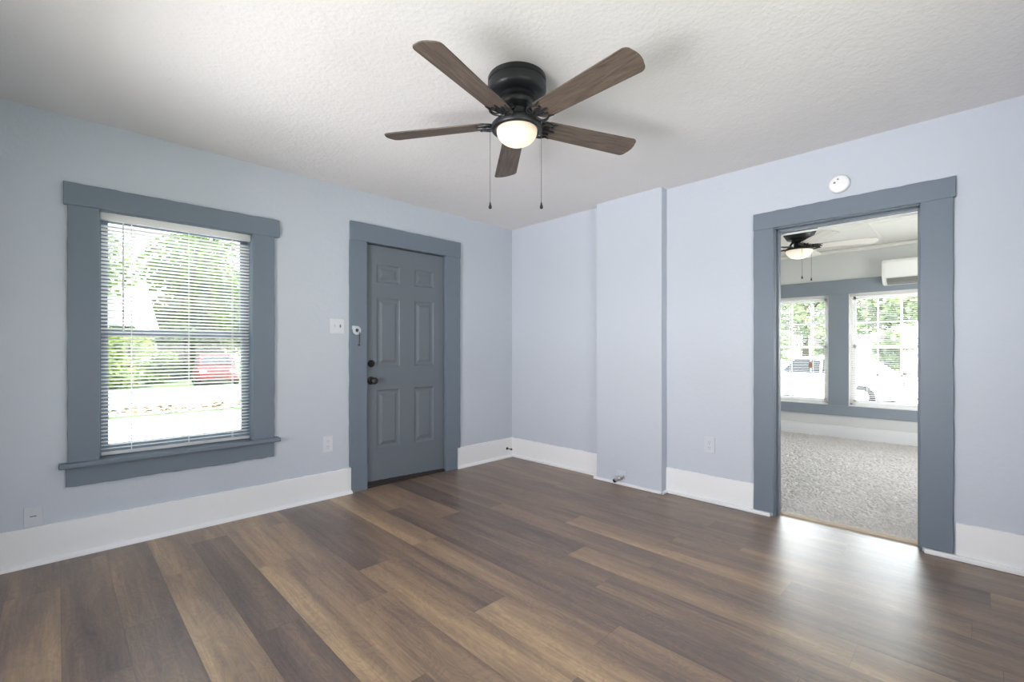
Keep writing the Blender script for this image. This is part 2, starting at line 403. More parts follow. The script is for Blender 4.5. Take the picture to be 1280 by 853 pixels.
# floor: one mesh, every plank a face pair with its own tone
J = {-1:[3.1], 0:[3.42], 1:[2.45], 2:[2.862], 3:[3.25,2.022], 4:[1.367], 5:[1.95], 6:[2.248,.978], 7:[2.80,1.536,.262], 8:[2.316,1.039],
     9:[2.937,1.708,.433], 10:[2.566,1.29], 11:[1.602,.323], 12:[1.205], 13:[1.912], 14:[.013], 15:[.95], 16:[1.22,-.046], 17:[1.80], 18:[.62], 19:[2.7]}
TONE = {(-1,3.1):(.52,.62), (-1,1):(.28,.36), (0,0):(.2,.3), (1,0):(.5,.12), (2,2.862):(.86,.52), (2,1):(.5,.5), (3,2.022):(.2,.12), (3,3.25):(.26,.22), (3,1):(.62,.55),
        (4,1.367):(.2,.25), (4,1):(.92,.58), (5,0):(.72,.5), (6,2.248):(.66,.74), (6,1):(.22,.3), (6,.978):(.12,.15), (7,1.536):(.95,.66), (7,2.80):(.32,.3), (7,1):(.4,.5), (7,.262):(.5,.5),
        (8,1.039):(.5,.4), (8,2.316):(.62,.5), (8,1):(.76,.66), (9,1.708):(.26,.3), (9,2.937):(.22,.4), (9,1):(.5,.5), (9,.433):(.4,.3),
        (10,1.29):(.4,.3), (10,2.566):(.28,.25), (10,1):(.55,.66), (11,.323):(.6,.55), (11,1.602):(.62,.4), (11,1):(.2,.22),
        (12,1.205):(.25,.35), (12,1):(.5,.42), (13,1.912):(.78,.6), (13,1):(.4,.4), (14,0):(.45,.35), (15,.95):(.5,.4), (15,1):(.3,.3), (16,1.22):(.2,.2), (16,-.046):(.6,.55), (16,1):(.35,.4)}
def floor_mesh():
    rng = random.Random(11)
    vs, fs, tones, uvs = [], [], [], []
    wdt, Lp, x00 = .183, 1.272, .010
    for row in range(-4, 20):
        x0, x1 = max(XB-T, x00+row*wdt), min(XR+.055, x00+(row+1)*wdt)
        if x1 <= x0: continue
        u0, u1 = (x0-x00)/wdt-row, (x1-x00)/wdt-row
        js = sorted(J.get(row, [rng.uniform(0, 1.2)]))
        while js[0] > YB-T: js.insert(0, js[0]-Lp)
        while js[-1] < YL+.06: js.append(js[-1]+Lp)
        for a, b in zip(js[:-1], js[1:]):
            y0, y1 = max(a, YB-T), min(b, YL+.06)
            if y1 <= y0: continue
            key = (row, round(b, 3)) if (row, round(b, 3)) in TONE else ((row, 0) if (row, 0) in TONE else ((row, 1) if (row, 1) in TONE and a > min(J.get(row, [0]))-.01 else None))
            t = TONE[key] if key else (rng.uniform(.22, .5), rng.uniform(.22, .5))
            r = rng.random(); n = len(vs)
            vs += [(x0,y0,0),(x1,y0,0),(x1,y1,0),(x0,y1,0)]; fs.append((n,n+1,n+2,n+3))
            tones += [(t[0],r,0,1),(t[1],r,0,1),(t[1],r,0,1),(t[0],r,0,1)]
            e = .18/(b-a)*0
            uvs += [(u0,y0),(u1,y0),(u1,y1),(u0,y1)]
            # butt joint: a hair-thin dark line at the far end of the plank
            n = len(vs); vs += [(x0,y1-.0016,.0004),(x1,y1-.0016,.0004),(x1,y1,.0004),(x0,y1,.0004)]; fs.append((n,n+1,n+2,n+3))
            tones += [(max(0, t[0]-.2),r,0,1)]*4; uvs += [(0,0)]*4
    n = len(vs)
    vs += [(XB-T,YB-T,-.06),(XR+.055,YB-T,-.06),(XR+.055,YL+.06,-.06),(XB-T,YL+.06,-.06)]; fs.append((n+3,n+2,n+1,n)); tones += [(.3,0,0,1)]*4; uvs += [(0,0)]*4
    me = bpy.data.meshes.new('floor'); me.from_pydata(vs, [], fs)
    ca = me.color_attributes.new('tone', 'FLOAT_COLOR', 'CORNER'); uv = me.uv_layers.new(name='plank')
    for i in range(len(tones)): ca.data[i].color = tones[i]; uv.data[i].uv = uvs[i]
    me.materials.append(M['plank'])
    o = bpy.data.objects.new('floor', me); COL.objects.link(o)
    tag(o, 'brown and grey wood-look plank floor running to the window wall', 'floor', 'structure')
floor_mesh()
struct(MB().box(XR+.055, XF, YB, YL, -.06, -.004), 'floor_far', M['oakstrip'], 'floor under the carpet of the next room', 'floor')
def carpet():
    rng = random.Random(3); x0, x1, y0, y1, st = XR2-.02, XF-.012, YB+.01, YL-.01, .0135
    y1 = 2.75
    nx, ny = int((x1-x0)/st), int((y1-y0)/st); vs = []; fs = []
    for j in range(ny+1):
        for i in range(nx+1):
            e = .25 if i in (0, nx) or j in (0, ny) else 1
            vs.append((x0+(x1-x0)*i/nx + rng.uniform(-.004,.004)*(e == 1), y0+(y1-y0)*j/ny + rng.uniform(-.004,.004)*(e == 1), .006 + e*(.004+rng.uniform(0,.012))))
    for j in range(ny):
        for i in range(nx):
            a = j*(nx+1)+i; fs.append((a, a+1, a+nx+2, a+nx+1))
    mb = MB(); mb.v = vs; mb.f = fs; mb.box(x0, x1, y1, YL, -.003, .012)
    o = mb.build('carpet', M['carpet']); tag(o, 'beige grey cut-pile carpet beyond the cased opening', 'carpet', 'stuff')
carpet()

# baseboards
def base_x(name, x0, x1, label):
    e = empty(name, label, 'baseboard', (0,0,0), kind='structure')
    mb = MB(); board(mb, 'x', x0, x1, 0.0, .2, YL-.014, YL, jit=.0022, n=60); mb.build('board', M['base'], e, bevel=.003)
    sh = MB(); prof = [(0,0), (.026,0), (.024,.008), (.018,.016), (.008,.021), (0,.023)]
    for xa, xb in ((x0, x1),):
        vs = [(xa, YL-.014-p, q) for p, q in prof] + [(xb, YL-.014-p, q) for p, q in prof]; n = len(prof)
        sh.add(vs, [tuple(range(n)), tuple(reversed(range(n, 2*n)))] + [(i, i+n, (i+1) % n+n, (i+1) % n) for i in range(n)])
    sh.build('shoe_moulding', M['base'], e)
base_x('baseboard_left', XB, 1.672, 'white baseboard below the blinded window')
base_x('baseboard_corner', 2.734, XR, 'short white baseboard between the front door and the corner')
def base_y(name, runs, shoes, label):
    e = empty(name, label, 'baseboard', (0,0,0), kind='structure')
    mb = MB()
    for y0, y1 in runs: board(mb, 'y', y0, y1, 0.0, .2, XR-.014, XR, jit=.0022, n=30)
    mb.build('board', M['base'], e, bevel=.003)
    sh = MB()
    for p in shoes: sh.box(*p)
    sh.build('shoe_moulding', M['base'], e, bevel=.006)
base_y('baseboard_right', [(2.372, YL-.014), (1.099, 1.755)],
       [(XR-.036, XR-.012, 2.39, YL-.03, 0, .022), (XR-.11, XR-.086, 1.73, 2.395, 0, .022), (XR-.11, XR-.012, 1.731, 1.755, 0, .022), (XR-.036, XR-.012, .99, 1.74, 0, .026)],
       'white baseboard around the chimney chase up to the cased opening')
base_y('baseboard_end', [(YB, .078)], [(XR-.036, XR-.012, YB, .205, 0, .028)], 'white baseboard right of the cased opening')
e = empty('baseboard_far', 'white baseboard under the far windows of the carpeted room', 'baseboard', kind='structure')
mb = MB(); board(mb, 'y', YB, YL, 0, .165, XF-.016, XF, jit=.001); mb.build('board', M['base'], e, bevel=.003)

# ------------------------------------------------------------------ left window
def window_left():
    e = empty('window_1', 'white blind window in wide blue grey casing on the left wall', 'window', kind='structure')
    y = YL
    mb = MB(); board(mb, 'x', .022, 1.129, 1.945, 2.069, y-.028, y+.002, jit=.002); mb.build('head_casing', M['trim'], e, bevel=.003)
    for a, b in ((.038, .170), (.958, 1.098)):
        mb = MB(); board(mb, 'z', .515, 1.947, a, b, y-.022, y+.002, jit=.002); mb.build('side_casing', M['trim'], e, bevel=.003)
    MB().box(.003, 1.129, y-.062, y+.06, .494, .522).build('stool', M['trim'], e, bevel=.006)
    mb = MB(); board(mb, 'x', .032, 1.096, .386, .495, y-.020, y+.002, jit=.003); mb.build('apron', M['trim'], e, bevel=.003)
    jb = MB(); jb.box(.160, .172, y, y+T, .505, 1.955); jb.box(.956, .968, y, y+T, .505, 1.955); jb.box(.160, .968, y, y+T, 1.943, 1.955); jb.box(.160, .968, y+.06, y+T+.02, .49, .515)
    jb.build('jamb', M['sash'], e, bevel=.002)
    def sash(z0, z1, yc, low):
        s = MB(); w = .042
        s.box(.172, .172+w, yc, yc+.032, z0, z1); s.box(.956-w, .956, yc, yc+.032, z0, z1)
        s.box(.172+w, .956-w, yc, yc+.032, z0, z0+(.07 if low else .036)); s.box(.172+w, .956-w, yc, yc+.032, z1-.04, z1)
        o = s.build('sash', M['sash'], e, bevel=.003)
        MB().box(.172+w, .956-w, yc+.014, yc+.018, z0+.03, z1-.04).build('pane', M['glass'], o)
    sash(.517, 1.262, y+.074, True); sash(1.224, 1.943, y+.108, False)
window_left()

# generic mini blind: local x along the width, -y into the room, z up from the bottom rail
def blind(e, x0, x1, z0, z1, pitch, depth, tilt, cords, thick=.0012, rail=.042):
    w = .0
    MB().box(x0, x1, -.014, .024, z1-rail, z1).build('headrail', M['slat'], e, bevel=.003)
    MB().box(x0+.004, x1-.004, -.011, .013, z0, z0+.018).build('bottom_rail', M['slat'], e, bevel=.004)
    mb = MB(); n = int((z1-rail-.012-(z0+.022))/pitch)
    for i in range(n):
        z = z0+.026+pitch*(i+.5); a = tilt
        ps = []
        for q in (-1, -.6, -.2, .2, .6, 1):
            yy = q*depth/2; zz = (1-q*q)*.0034
            ps.append((yy*math.cos(a)-zz*math.sin(a), yy*math.sin(a)+zz*math.cos(a)))
        vs = []
        for x in (x0+.004, x1-.004):
            for yy, zz in ps: vs.append((x, yy, z+zz))
        mb.add(vs, [(i_, i_+1, i_+7, i_+6) for i_ in range(5)])
    mb.build('slats', M['slat'], e, smooth=True)
    for c in cords:
        m = MB(); m.box(c-.0012, c+.0012, -depth/2-.0012, -depth/2-.0002, z0+.01, z1-rail); m.box(c-.0012, c+.0012, depth/2+.0002, depth/2+.0012, z0+.01, z1-rail)
        m.build('ladder_cord', M['slat'], e)
b1 = empty('window_blind', 'white horizontal mini blind lowered in the left window', 'window blind', (0, YL+.026, 0))
blind(b1, .1745, .953, .532, 1.941, .0212, .0255, R(-23), (.315, .60, .845))
MB().lathe([(.0038, 1.255), (.0038, 1.89)], 8, (.275, -.022, 0)).build('tilt_wand', M['vinyl'], b1)

# ------------------------------------------------------------------ front door
def front_door():
    y = YL
    e = empty('door_1', 'grey six panel front door in blue grey casing', 'door', kind='structure')
    mb = MB(); board(mb, 'x', 1.660, 2.773, 2.030, 2.180, y-.026, y+.002, jit=.0015); mb.build('head_casing', M['trim'], e, bevel=.003)
    mb = MB(); board(mb, 'z', .208, 2.031, 1.656, 1.802, y-.022, y+.002, jit=.0022); mb.build('side_casing', M['trim'], e, bevel=.003)
    mb = MB(); board(mb, 'z', .200, 2.031, 2.600, 2.771, y-.022, y+.002, jit=.0022); mb.build('side_casing', M['trim'], e, bevel=.003)
    MB().box(1.674, 1.806, y-.026, y+.002, 0, .208).build('plinth_block', M['trim'], e, bevel=.004)
    MB().box(2.597, 2.734, y-.026, y+.002, 0, .202).build('plinth_block', M['trim'], e, bevel=.004)
    j = MB(); j.box(1.790, 1.798, y, y+T, 0, 2.038); j.box(2.602, 2.610, y, y+T, 0, 2.038); j.box(1.79, 2.61, y, y+T, 2.030, 2.038)
    j.box(1.79, 1.825, y+.066, y+T, 0, 2.03); j.box(2.575, 2.61, y+.066, y+T, 0, 2.03); j.box(1.79, 2.61, y+.066, y+T, 1.99, 2.03)
    j.build('jamb', M['trim'], e)
    # slab with six raised panels pressed into its face
    yf, x0, x1, z0, z1 = y+.014, 1.806, 2.598, .048, 2.022
    P = []
    for a, b in ((1.908, 2.128), (2.275, 2.484)):
        P += [(a, b, 1.716, 1.866), (a, b, 1.005, 1.585), (a, b, .312, .805)]
    X = sorted({x0, x1, *[p[0] for p in P], *[p[1] for p in P]}); Z = sorted({z0, z1, *[p[2] for p in P], *[p[3] for p in P]})
    s = MB()
    for i in range(len(X)-1):
        for k in range(len(Z)-1):
            c = ((X[i]+X[i+1])/2, (Z[k]+Z[k+1])/2)
            if any(p[0] < c[0] < p[1] and p[2] < c[1] < p[3] for p in P): continue
            s.add([(X[i],yf,Z[k]),(X[i+1],yf,Z[k]),(X[i+1],yf,Z[k+1]),(X[i],yf,Z[k+1])], [(0,1,2,3)])
    for a, b, c, d in P:
        ring = [(0, 0), (.008, .007), (.022, .009), (.030, .009), (.052, .001)]   # inset, depth
        loops = [[(a+q, yf+dp, c+q), (b-q, yf+dp, c+q), (b-q, yf+dp, d-q), (a+q, yf+dp, d-q)] for q, dp in ring]
        for l0, l1 in zip(loops[:-1], loops[1:]):
            for i in range(4):
                jn = (i+1) % 4
                s.add([l0[i], l0[jn], l1[jn], l1[i]], [(0,1,2,3)])
        s.add(loops[-1], [(0,1,2,3)])
    yb = yf+.044
    s.add([(x0,yf,z0),(x1,yf,z0),(x1,yb,z0),(x0,yb,z0),(x0,yf,z1),(x1,yf,z1),(x1,yb,z1),(x0,yb,z1)], [(0,3,2,1),(4,5,6,7),(1,2,6,5),(2,3,7,6),(3,0,4,7)])
    s.v = [(p[0], p[1], p[2]-.024*(p[0]-x0)/(x1-x0)) if abs(p[2]-z0) < 1e-6 else p for p in s.v]   # the door hangs a little out of square
    sl = s.build('slab', M['door'], e)
    # deadbolt and knob, turned towards the room
    d = MB(); d.lathe([(.030,0),(.030,.006),(.026,.014),(.020,.018),(.019,.020)], 28, (1.856, yf, 1.03), '-y')
    d.box(1.8535, 1.8585, yf-.040, yf-.018, 1.012, 1.048)
    d.build('deadbolt', M['bronze'], sl, smooth=True)
    k = MB(); k.lathe([(.033,0),(.033,.005),(.028,.011),(.013,.014),(.012,.034),(.020,.040),(.0275,.050),(.029,.060),(.026,.069),(.016,.075),(.003,.0765)], 28, (1.856, yf, .889), '-y')
    k.build('door_knob', M['bronze'], sl, smooth=True)
    for z in (1.80, 1.03, .30):
        h = MB(); h.lathe([(.0065, z-.045), (.0065, z+.045)], 12, (2.6, y+.008, 0)); h.box(2.5985, 2.6015, y+.008, y+.014, z-.045, z+.045)
        h.build('hinge', M['trim'], e, smooth=True)
    t = MB(); t.box(1.80, 2.602, y-.004, y+T, 0, .016); t.build('sill_plate', M['scuff'], e, bevel=.004)
    rng = random.Random(5); g = MB()
    n = 40; vs = []
    for i in range(n+1):
        x = 1.81+.785*i/n; vs += [(x, yf-.004, .012), (x, yf-.004, .052-.026*i/n-.003*rng.random()), (x, yf+.02, .052-.026*i/n), (x, yf+.02, .012)]
    g.add(vs, [(i*4+q, i*4+(q+1) % 4, i*4+4+(q+1) % 4, i*4+4+q) for i in range(n) for q in range(4)])
    g.build('door_sweep', M['scuff'], e)
front_door()

# latch keeper on the casing left of the door
lk = empty('door_chain_keeper', 'round white chain keeper with dangling chain on the front door casing', 'door latch', (1.712, YL-.022, 1.302))
mb = MB(); mb.lathe([(.034,0),(.036,.004),(.034,.009),(.018,.012),(.016,.008),(.010,.004)], 26, (0,0,0), '-y')
mb.box(-.040, -.016, -.008, 0, .006, .036)
mb.build('plate', M['keeper'], lk, smooth=True)
MB().lathe([(.0135,.0055),(.0125,.0095)], 18, (0,0,0), '-y').build('hole', M['plateslot'], lk)
ch = MB(); P = [(.014,-.014,-.012),(.019,-.016,-.03)] + [(.021+.002*math.sin(i),-.006,-.045-.012*i) for i in range(6)]
for a, b in zip(P[:-1], P[1:]):
    m = [(a[i]+b[i])/2 for i in range(3)]; ch.sphere(m, .0042, 8, 6, (1,1,1.6))
ch.sphere((.016,-.008,-.118), .008, 10, 7, (1.3,.8,1)); ch.build('chain', M['chain'], lk, smooth=True)

# ------------------------------------------------------------------ cased opening
def opening():
    e = empty('door_2', 'cased opening without a door leading to the carpeted room', 'doorway', kind='structure')
    x = XR
    mb = MB(); board(mb, 'y', .077, 1.100, 1.978, 2.092, x-.026, x+.002, jit=.0018); mb.build('head_casing', M['trim'], e, bevel=.003)
    mb = MB(); board(mb, 'zy', .03, 1.979, .972, 1.099, x-.022, x+.002, jit=.0018); mb.build('side_casing', M['trim'], e, bevel=.003)
    mb = MB(); board(mb, 'zy', .03, 1.979, .086, .224, x-.022, x+.002, jit=.0022); mb.build('side_casing', M['trim'], e, bevel=.003)
    # the same casing on the carpeted side
    xo = XR2
    mb = MB(); mb.box(xo-.002, xo+.02, .09, 1.10, 1.972, 2.08); mb.box(xo-.002, xo+.02, .98, 1.10, 0, 1.98); mb.box(xo-.002, xo+.02, .09, .212, 0, 1.98)
    mb.build('back_casing', M['trim'], e, bevel=.003)
    j = MB(); j.box(x, xo, .970, .982, 0, 1.985); j.box(x, xo, .214, .226, 0, 1.985); j.box(x, xo, .214, .982, 1.973, 1.985)
    j.build('jamb', M['trim'], e, bevel=.002)
    s = MB(); s.box(x+.05, x+.085, .958, .970, 0, 1.973); s.box(x+.05, x+.085, .226, .238, 0, 1.973); s.box(x+.05, x+.085, .226, .970, 1.961, 1.973)
    s.build('door_stop', M['trim'], e, bevel=.002)
    MB().box(xo-.006, xo+.012, .226, .970, 1.950, 1.962).build('head_highlight', M['white'], e, bevel=.003)  # white strip stands in for a highlight line under the head jamb
opening()
mb = MB(); prof = [(-.012,0), (-.010,.010), (-.004,.016), (.006,.017), (.014,.014), (.016,0)]
n = len(prof); vs = [(XR+.108+p, .226, .0005+q) for p, q in prof] + [(XR+.108+p, .970, .0005+q) for p, q in prof]
mb.add(vs, [tuple(range(n)), tuple(reversed(range(n, 2*n)))] + [(i, i+n, (i+1) % n+n, (i+1) % n) for i in range(n)])
struct(mb, 'trim_2', M['oakstrip'], 'tan wooden threshold strip between the planks and the carpet', 'threshold')
MB_floor = MB().box(XR+.055, XR2, .226, .970, -.05, -.0005)
struct(MB_floor, 'trim_3', M['oakstrip'], 'bare wooden strip of floor inside the cased opening', 'threshold')

# ------------------------------------------------------------------ far windows
def far_window(name, y0, y1, z0, z1, label, cols):
    e = empty(name, label, 'window', kind='structure'); x = XF
    f = MB(); fr = .034
    xa, xb = x+.062, x+.115
    f.box(xa, xb, y0, y0+fr, z0, z1); f.box(xa, xb, y1-fr, y1, z0, z1); f.box(xa, xb, y0, y1, z0, z0+fr); f.box(xa, xb, y0, y1, z1-fr, z1)
    f.build('frame', M['vinyl'], e, bevel=.003)
    r = MB(); r.box(x, xa, y0, y0+.006, z0, z1); r.box(x, xa, y1-.006, y1, z0, z1); r.box(x-.012, xa, y0, y1, z0, z0+.014); r.box(x, xa, y0, y1, z1-.006, z1)
    r.build('reveal', M['vinyl'], e)
    zm = 1.185
    for za, zb, xs in ((z0+fr, zm+.02, xa+.004), (zm-.02, z1-fr, xa+.026)):
        s = MB(); w = .03
        s.box(xs, xs+.022, y0+fr, y0+fr+w, za, zb); s.box(xs, xs+.022, y1-fr-w, y1-fr, za, zb); s.box(xs, xs+.022, y0+fr, y1-fr, za, za+.04); s.box(xs, xs+.022, y0+fr, y1-fr, zb-.04, zb)
        for c in cols: s.box(xs+.006, xs+.016, c-.009, c+.009, za, zb)
        zc = (za+zb)/2; s.box(xs+.006, xs+.016, y0+fr, y1-fr, zc-.009, zc+.009)
        o = s.build('sash', M['vinyl'], e, bevel=.002)
        MB().box(xs+.009, xs+.012, y0+fr+w, y1-fr-w, za+.04, zb-.04).build('pane', M['glass'], o)
far_window('window_2', FW1[0], FW1[1], FW1[2], FW1[3], 'gridded window beyond the opening with a small brown tassel', (1.575, 1.80, 2.03))
far_window('window_3', FW2[0], FW2[1], FW2[2], FW2[3], 'gridded window beyond the opening, under the air conditioner', (.40, .63, .86))
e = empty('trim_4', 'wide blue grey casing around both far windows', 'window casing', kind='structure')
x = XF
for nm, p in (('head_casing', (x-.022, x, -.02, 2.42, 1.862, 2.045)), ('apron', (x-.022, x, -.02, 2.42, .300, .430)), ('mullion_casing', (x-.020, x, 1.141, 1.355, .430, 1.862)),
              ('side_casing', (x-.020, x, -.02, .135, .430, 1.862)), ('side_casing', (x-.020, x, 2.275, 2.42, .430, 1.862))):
    MB().box(*p).build(nm, M['trim_glare'], e, bevel=.003)

def far_blind(y0, y1, label, low):
    w = y1-y0
    b = empty('window_blind', label, 'window blind', (XF+.032, y1, 0), R(-90), group=None)
    blind(b, .008, w-.008, low, 1.855, .0225, .025, R(6), (.18, w/2, w-.18), rail=.03)
    return b
fb1 = far_blind(FW1[0], FW1[1], 'white mini blind with a small brown tassel hanging in front', .462)
tz = MB(); tz.tube([(.715,-.022,1.815),(.716,-.022,.99)], .0012, 6); tz.build('lift_cord', M['slat'], fb1)
tz = MB(); tz.lathe([(.007,.905),(.016,.905),(.0215,.95),(.024,.962),(.021,.972),(.006,.985),(.004,.992)], 16, (.716,-.022,0)); tz.build('tassel', M['wood'], fb1, smooth=True, label='small brown wooden tassel')
far_blind(FW2[0], FW2[1], 'white mini blind lowered in the far window under the air conditioner', .470)

# unseen windows added to let the fill light in
def added_window(name, axis, a0, a1, c, z0, z1, out, label):
    e = empty(name, label, 'window', kind='structure'); f = MB(); g = MB()
    def bx(m, p0, p1, q0, q1, s0, s1):
        if axis == 'x': m.box(p0, p1, min(q0,q1), max(q0,q1), s0, s1)
        else: m.box(min(q0,q1), max(q0,q1), p0, p1, s0, s1)
    d0, d1 = c+out*.05, c+out*.10
    am = (a0+a1)/2; zm = (z0+z1)/2
    for p in ((a0, a0+.05, z0, z1), (a1-.05, a1, z0, z1), (a0, a1, z0, z0+.05), (a0, a1, z1-.05, z1), (am-.03, am+.03, z0, z1), (a0, a1, zm-.02, zm+.02)):
        bx(f, p[0], p[1], d0, d1, p[2], p[3])
    f.build('frame', M['vinyl'], e)
    k = MB()
    for p in ((a0-.12, a0, z0-.02, z1+.12), (a1, a1+.12, z0-.02, z1+.12), (a0, a1, z1, z1+.12), (a0-.14, a1+.14, z0-.05, z0)):
        bx(k, p[0], p[1], c-out*.02, c, p[2], p[3])
    k.build('casing', M['trim'], e)
added_window('added_window_4', 'y', RW[0], RW[1], XB, RW[2], RW[3], -1, 'unseen window added behind the camera to admit fill light, facing the opening')
added_window('added_window_5', 'x', BW[0], BW[1], YB, BW[2], BW[3], -1, 'unseen window added behind the camera to admit fill light, facing the front door')
added_window('added_window_6', 'x', NW[0], NW[1], YB, NW[2], NW[3], -1, 'unseen side window added to brighten the carpeted room')

# ------------------------------------------------------------------ ceiling fans
def copy_child(o, parent):
    c = o.copy(); COL.objects.link(c); c.parent = parent
    for ch in o.children:
        g = ch.copy(); COL.objects.link(g); g.parent = c
    return c
def blade_mesh(r0, r1, w0, w1):
    pts = []
    def arc(cx, cy, rad, a0, a1, n=6): return [(cx+rad*math.cos(R(a0+(a1-a0)*i/n)), cy+rad*math.sin(R(a0+(a1-a0)*i/n))) for i in range(n+1)]
    q = .045; pts += arc(r0+q, -w0/2+q, q, 270, 180)[::-1] if False else []
    top = arc(r1-.035, w1/2-.030, .030, 90, 30, 5)
    tip = [(r1+.004*math.cos(t*math.pi/2), t*(w1/2-.04)) for t in (.8, .4, 0, -.4, -.8)]
    bot = [(x_, -y_) for x_, y_ in reversed(top)]
    root = [(r0+.03, -w0/2), (r0+.010, -w0/2+.014), (r0, -w0/2+.036), (r0, w0/2-.036), (r0+.010, w0/2-.014), (r0+.03, w0/2)]
    return top + tip + bot + root
def make_fan(loc, rot0, rad, matB, matG, prof_can, prof_hub, prof_ring, prof_bowl, zb, r0, chains, label, pitch=12):
    e = empty('ceiling_fan', label, 'ceiling fan', loc, 0)
    MB().lathe(prof_can, 56).build('canopy', M['black'], e, smooth=True)
    MB().lathe(prof_hub, 48).build('motor', M['black'], e, smooth=True)
    MB().lathe(prof_ring, 56).build('light_ring', M['black'], e, smooth=True)
    MB().lathe(prof_bowl, 48, cap0=False).build('glass_bowl', matG, e, smooth=True, label='lit frosted glass bowl')
    first = None
    for i in range(5):
        a = rot0 + i*2*math.pi/5
        if first is None:
            mb = MB(); mb.prism([p for p in blade_mesh(r0, rad, .112, .138)], -.003, .003)
            b = mb.build('blade', matB, e, bevel=.0015)
            k = MB(); zr = .050
            # cast bracket: neck from the motor, two curled arms hugging the blade root, leaf in the middle
            k.tube([(.050,0,zr),(.070,0,zr),(.088,0,zr*.55),(.104,0,.004),(.128,0,-.0075)], [.012,.010,.009,.010,.012], 10)
            for s_ in (1, -1):
                k.tube([(.108,0,-.002),(.112,s_*.022,-.006),(.118,s_*.044,-.0075),(.132,s_*.054,-.0075),(.152,s_*.054,-.007),(.172,s_*.044,-.0065),(.186,s_*.048,-.006),(.196,s_*.053,-.006)],
                       [.008,.008,.0075,.007,.006,.0055,.004,.0025], 8)
                k.tube([(.128,s_*.006,-.006),(.142,s_*.020,-.0065),(.160,s_*.024,-.0065),(.168,s_*.014,-.0065),(.156,s_*.008,-.0065),(.148,s_*.013,-.0065)], [.0055,.0055,.005,.004,.0035,.0025], 8)
                k.lathe([(.006,-.009),(.006,-.003)], 12, (.176, s_*.026, 0))
            k.tube([(.128,0,-.0065),(.160,0,-.0065),(.190,0,-.006),(.202,0,-.006)], [.009,.006,.0065,.002], 8)
            k.build('blade_bracket', M['black'], b, smooth=True)
            first = b
        else: b = copy_child(first, e)
        b.location = (0, 0, zb); b.rotation_euler = (Matrix.Rotation(a, 3, 'Z') @ Matrix.Rotation(R(-pitch), 3, 'X')).to_euler()
    for (cx_, cy_, z0, z1) in chains:
        c = MB(); c.tube([(cx_, cy_, z0), (cx_, cy_, z1+.025)], .0011, 6)
        zz = z0
        while zz > z1+.03: c.sphere((cx_, cy_, zz), .0019, 6, 4); zz -= .012
        c = c.build('pull_chain', M['chain'], e)
        MB().lathe([(.0015, z1+.034), (.003, z1+.030), (.0042, z1+.022), (.0078, z1+.010), (.0072, z1+.003), (.003, z1)], 14, (cx_, cy_, 0)).build('chain_fob', M['bronze'], c, smooth=True)
    return e
FD = Vector((math.cos(R(45.3)), math.sin(R(45.3)), 0)); RD = Vector((FD.y, -FD.x, 0))
can = [(.136,0),(.139,-.005),(.139,-.022),(.134,-.026),(.134,-.031),(.140,-.035),(.140,-.064),(.135,-.076),(.118,-.088),(.098,-.092)]
hub = [(.090,-.088),(.090,-.104),(.082,-.110),(.086,-.115),(.086,-.130),(.080,-.140),(.070,-.146),(.066,-.154),(.058,-.158),(.054,-.20)]
ring = [(.052,-.176),(.060,-.186),(.088,-.202),(.113,-.217),(.122,-.226),(.1235,-.238),(.119,-.248),(.107,-.252),(.099,-.246)]
bowl = [(.097,-.244)] + [(.097*math.cos(t), -.252-.068*math.sin(t)) for t in [R(d) for d in range(0, 90, 8)]] + [(.004,-.3202)]
c1 = RD*-.128; c2 = RD*.117
make_fan((1.562, 1.545, H), R(123), .672, M['blade'], M['bowl'], can, hub, ring, bowl, -.212, .128,
         [(c1.x, c1.y, -.245, -.622), (c2.x, c2.y, -.245, -.622)],
         'black flush ceiling fan with five grey wood blades and lit bowl in the plank-floored room')
can2 = [(.160,0),(.162,-.05),(.158,-.075),(.135,-.125),(.110,-.165),(.10,-.17)]
hub2 = [(.07,-.165),(.07,-.185),(.055,-.20),(.048,-.205),(.048,-.25)]
ring2 = [(.045,-.235),(.05,-.245),(.12,-.258),(.128,-.266),(.128,-.276),(.118,-.28)]
bowl2 = [(.120,-.276)] + [(.120*math.cos(t), -.278-.085*math.sin(t)) for t in [R(d) for d in range(0, 90, 8)]] + [(.004,-.3631)]
a0 = math.atan2(*(reversed((math.cos(R(-27))*RD+math.sin(R(-27))*FD).to_tuple()[:2])))
d1 = RD*-.045+FD*-.12; d2 = RD*.06+FD*-.10
make_fan((5.40, 1.275, H), a0, .645, M['blade2'], M['bowl2'], can2, hub2, ring2, bowl2, -.240, .128,
         [(d1.x, d1.y, -.262, -.585), (d2.x, d2.y, -.262, -.60)], 'black ceiling fan with pale blades beyond the cased opening', pitch=11)

# ------------------------------------------------------------------ mini split air conditioner on the far wall
ac = empty('air_conditioner', 'white wall mounted air conditioner above the far window', 'air conditioner', (XF, .79, 1.925), R(-90))
prof = [(0,0),(-.10,0),(-.165,.028),(-.205,.075),(-.218,.14),(-.218,.24),(-.205,.278),(-.17,.29),(0,.29)]
def extr(prof, x0, x1):
    m = MB(); n = len(prof)
    m.add([(x0, p, q) for p, q in prof] + [(x1, p, q) for p, q in prof], [tuple(range(n)), tuple(reversed(range(n, 2*n)))] + [(i, i+n, (i+1) % n+n, (i+1) % n) for i in range(n)]); return m
extr(prof, 0, .83).build('housing', M['acwhite'], ac, bevel=.008)
extr([(-.115,.004),(-.165,.024),(-.200,.066),(-.206,.066),(-.172,.018),(-.118,-.004)], .045, .785).build('louvre', M['acdark'], ac, label='grey louvre')
m = MB(); m.box(.03, .80, -.2205, -.2165, .085, .255); m.build('front_panel', M['acwhite'], ac, bevel=.002)

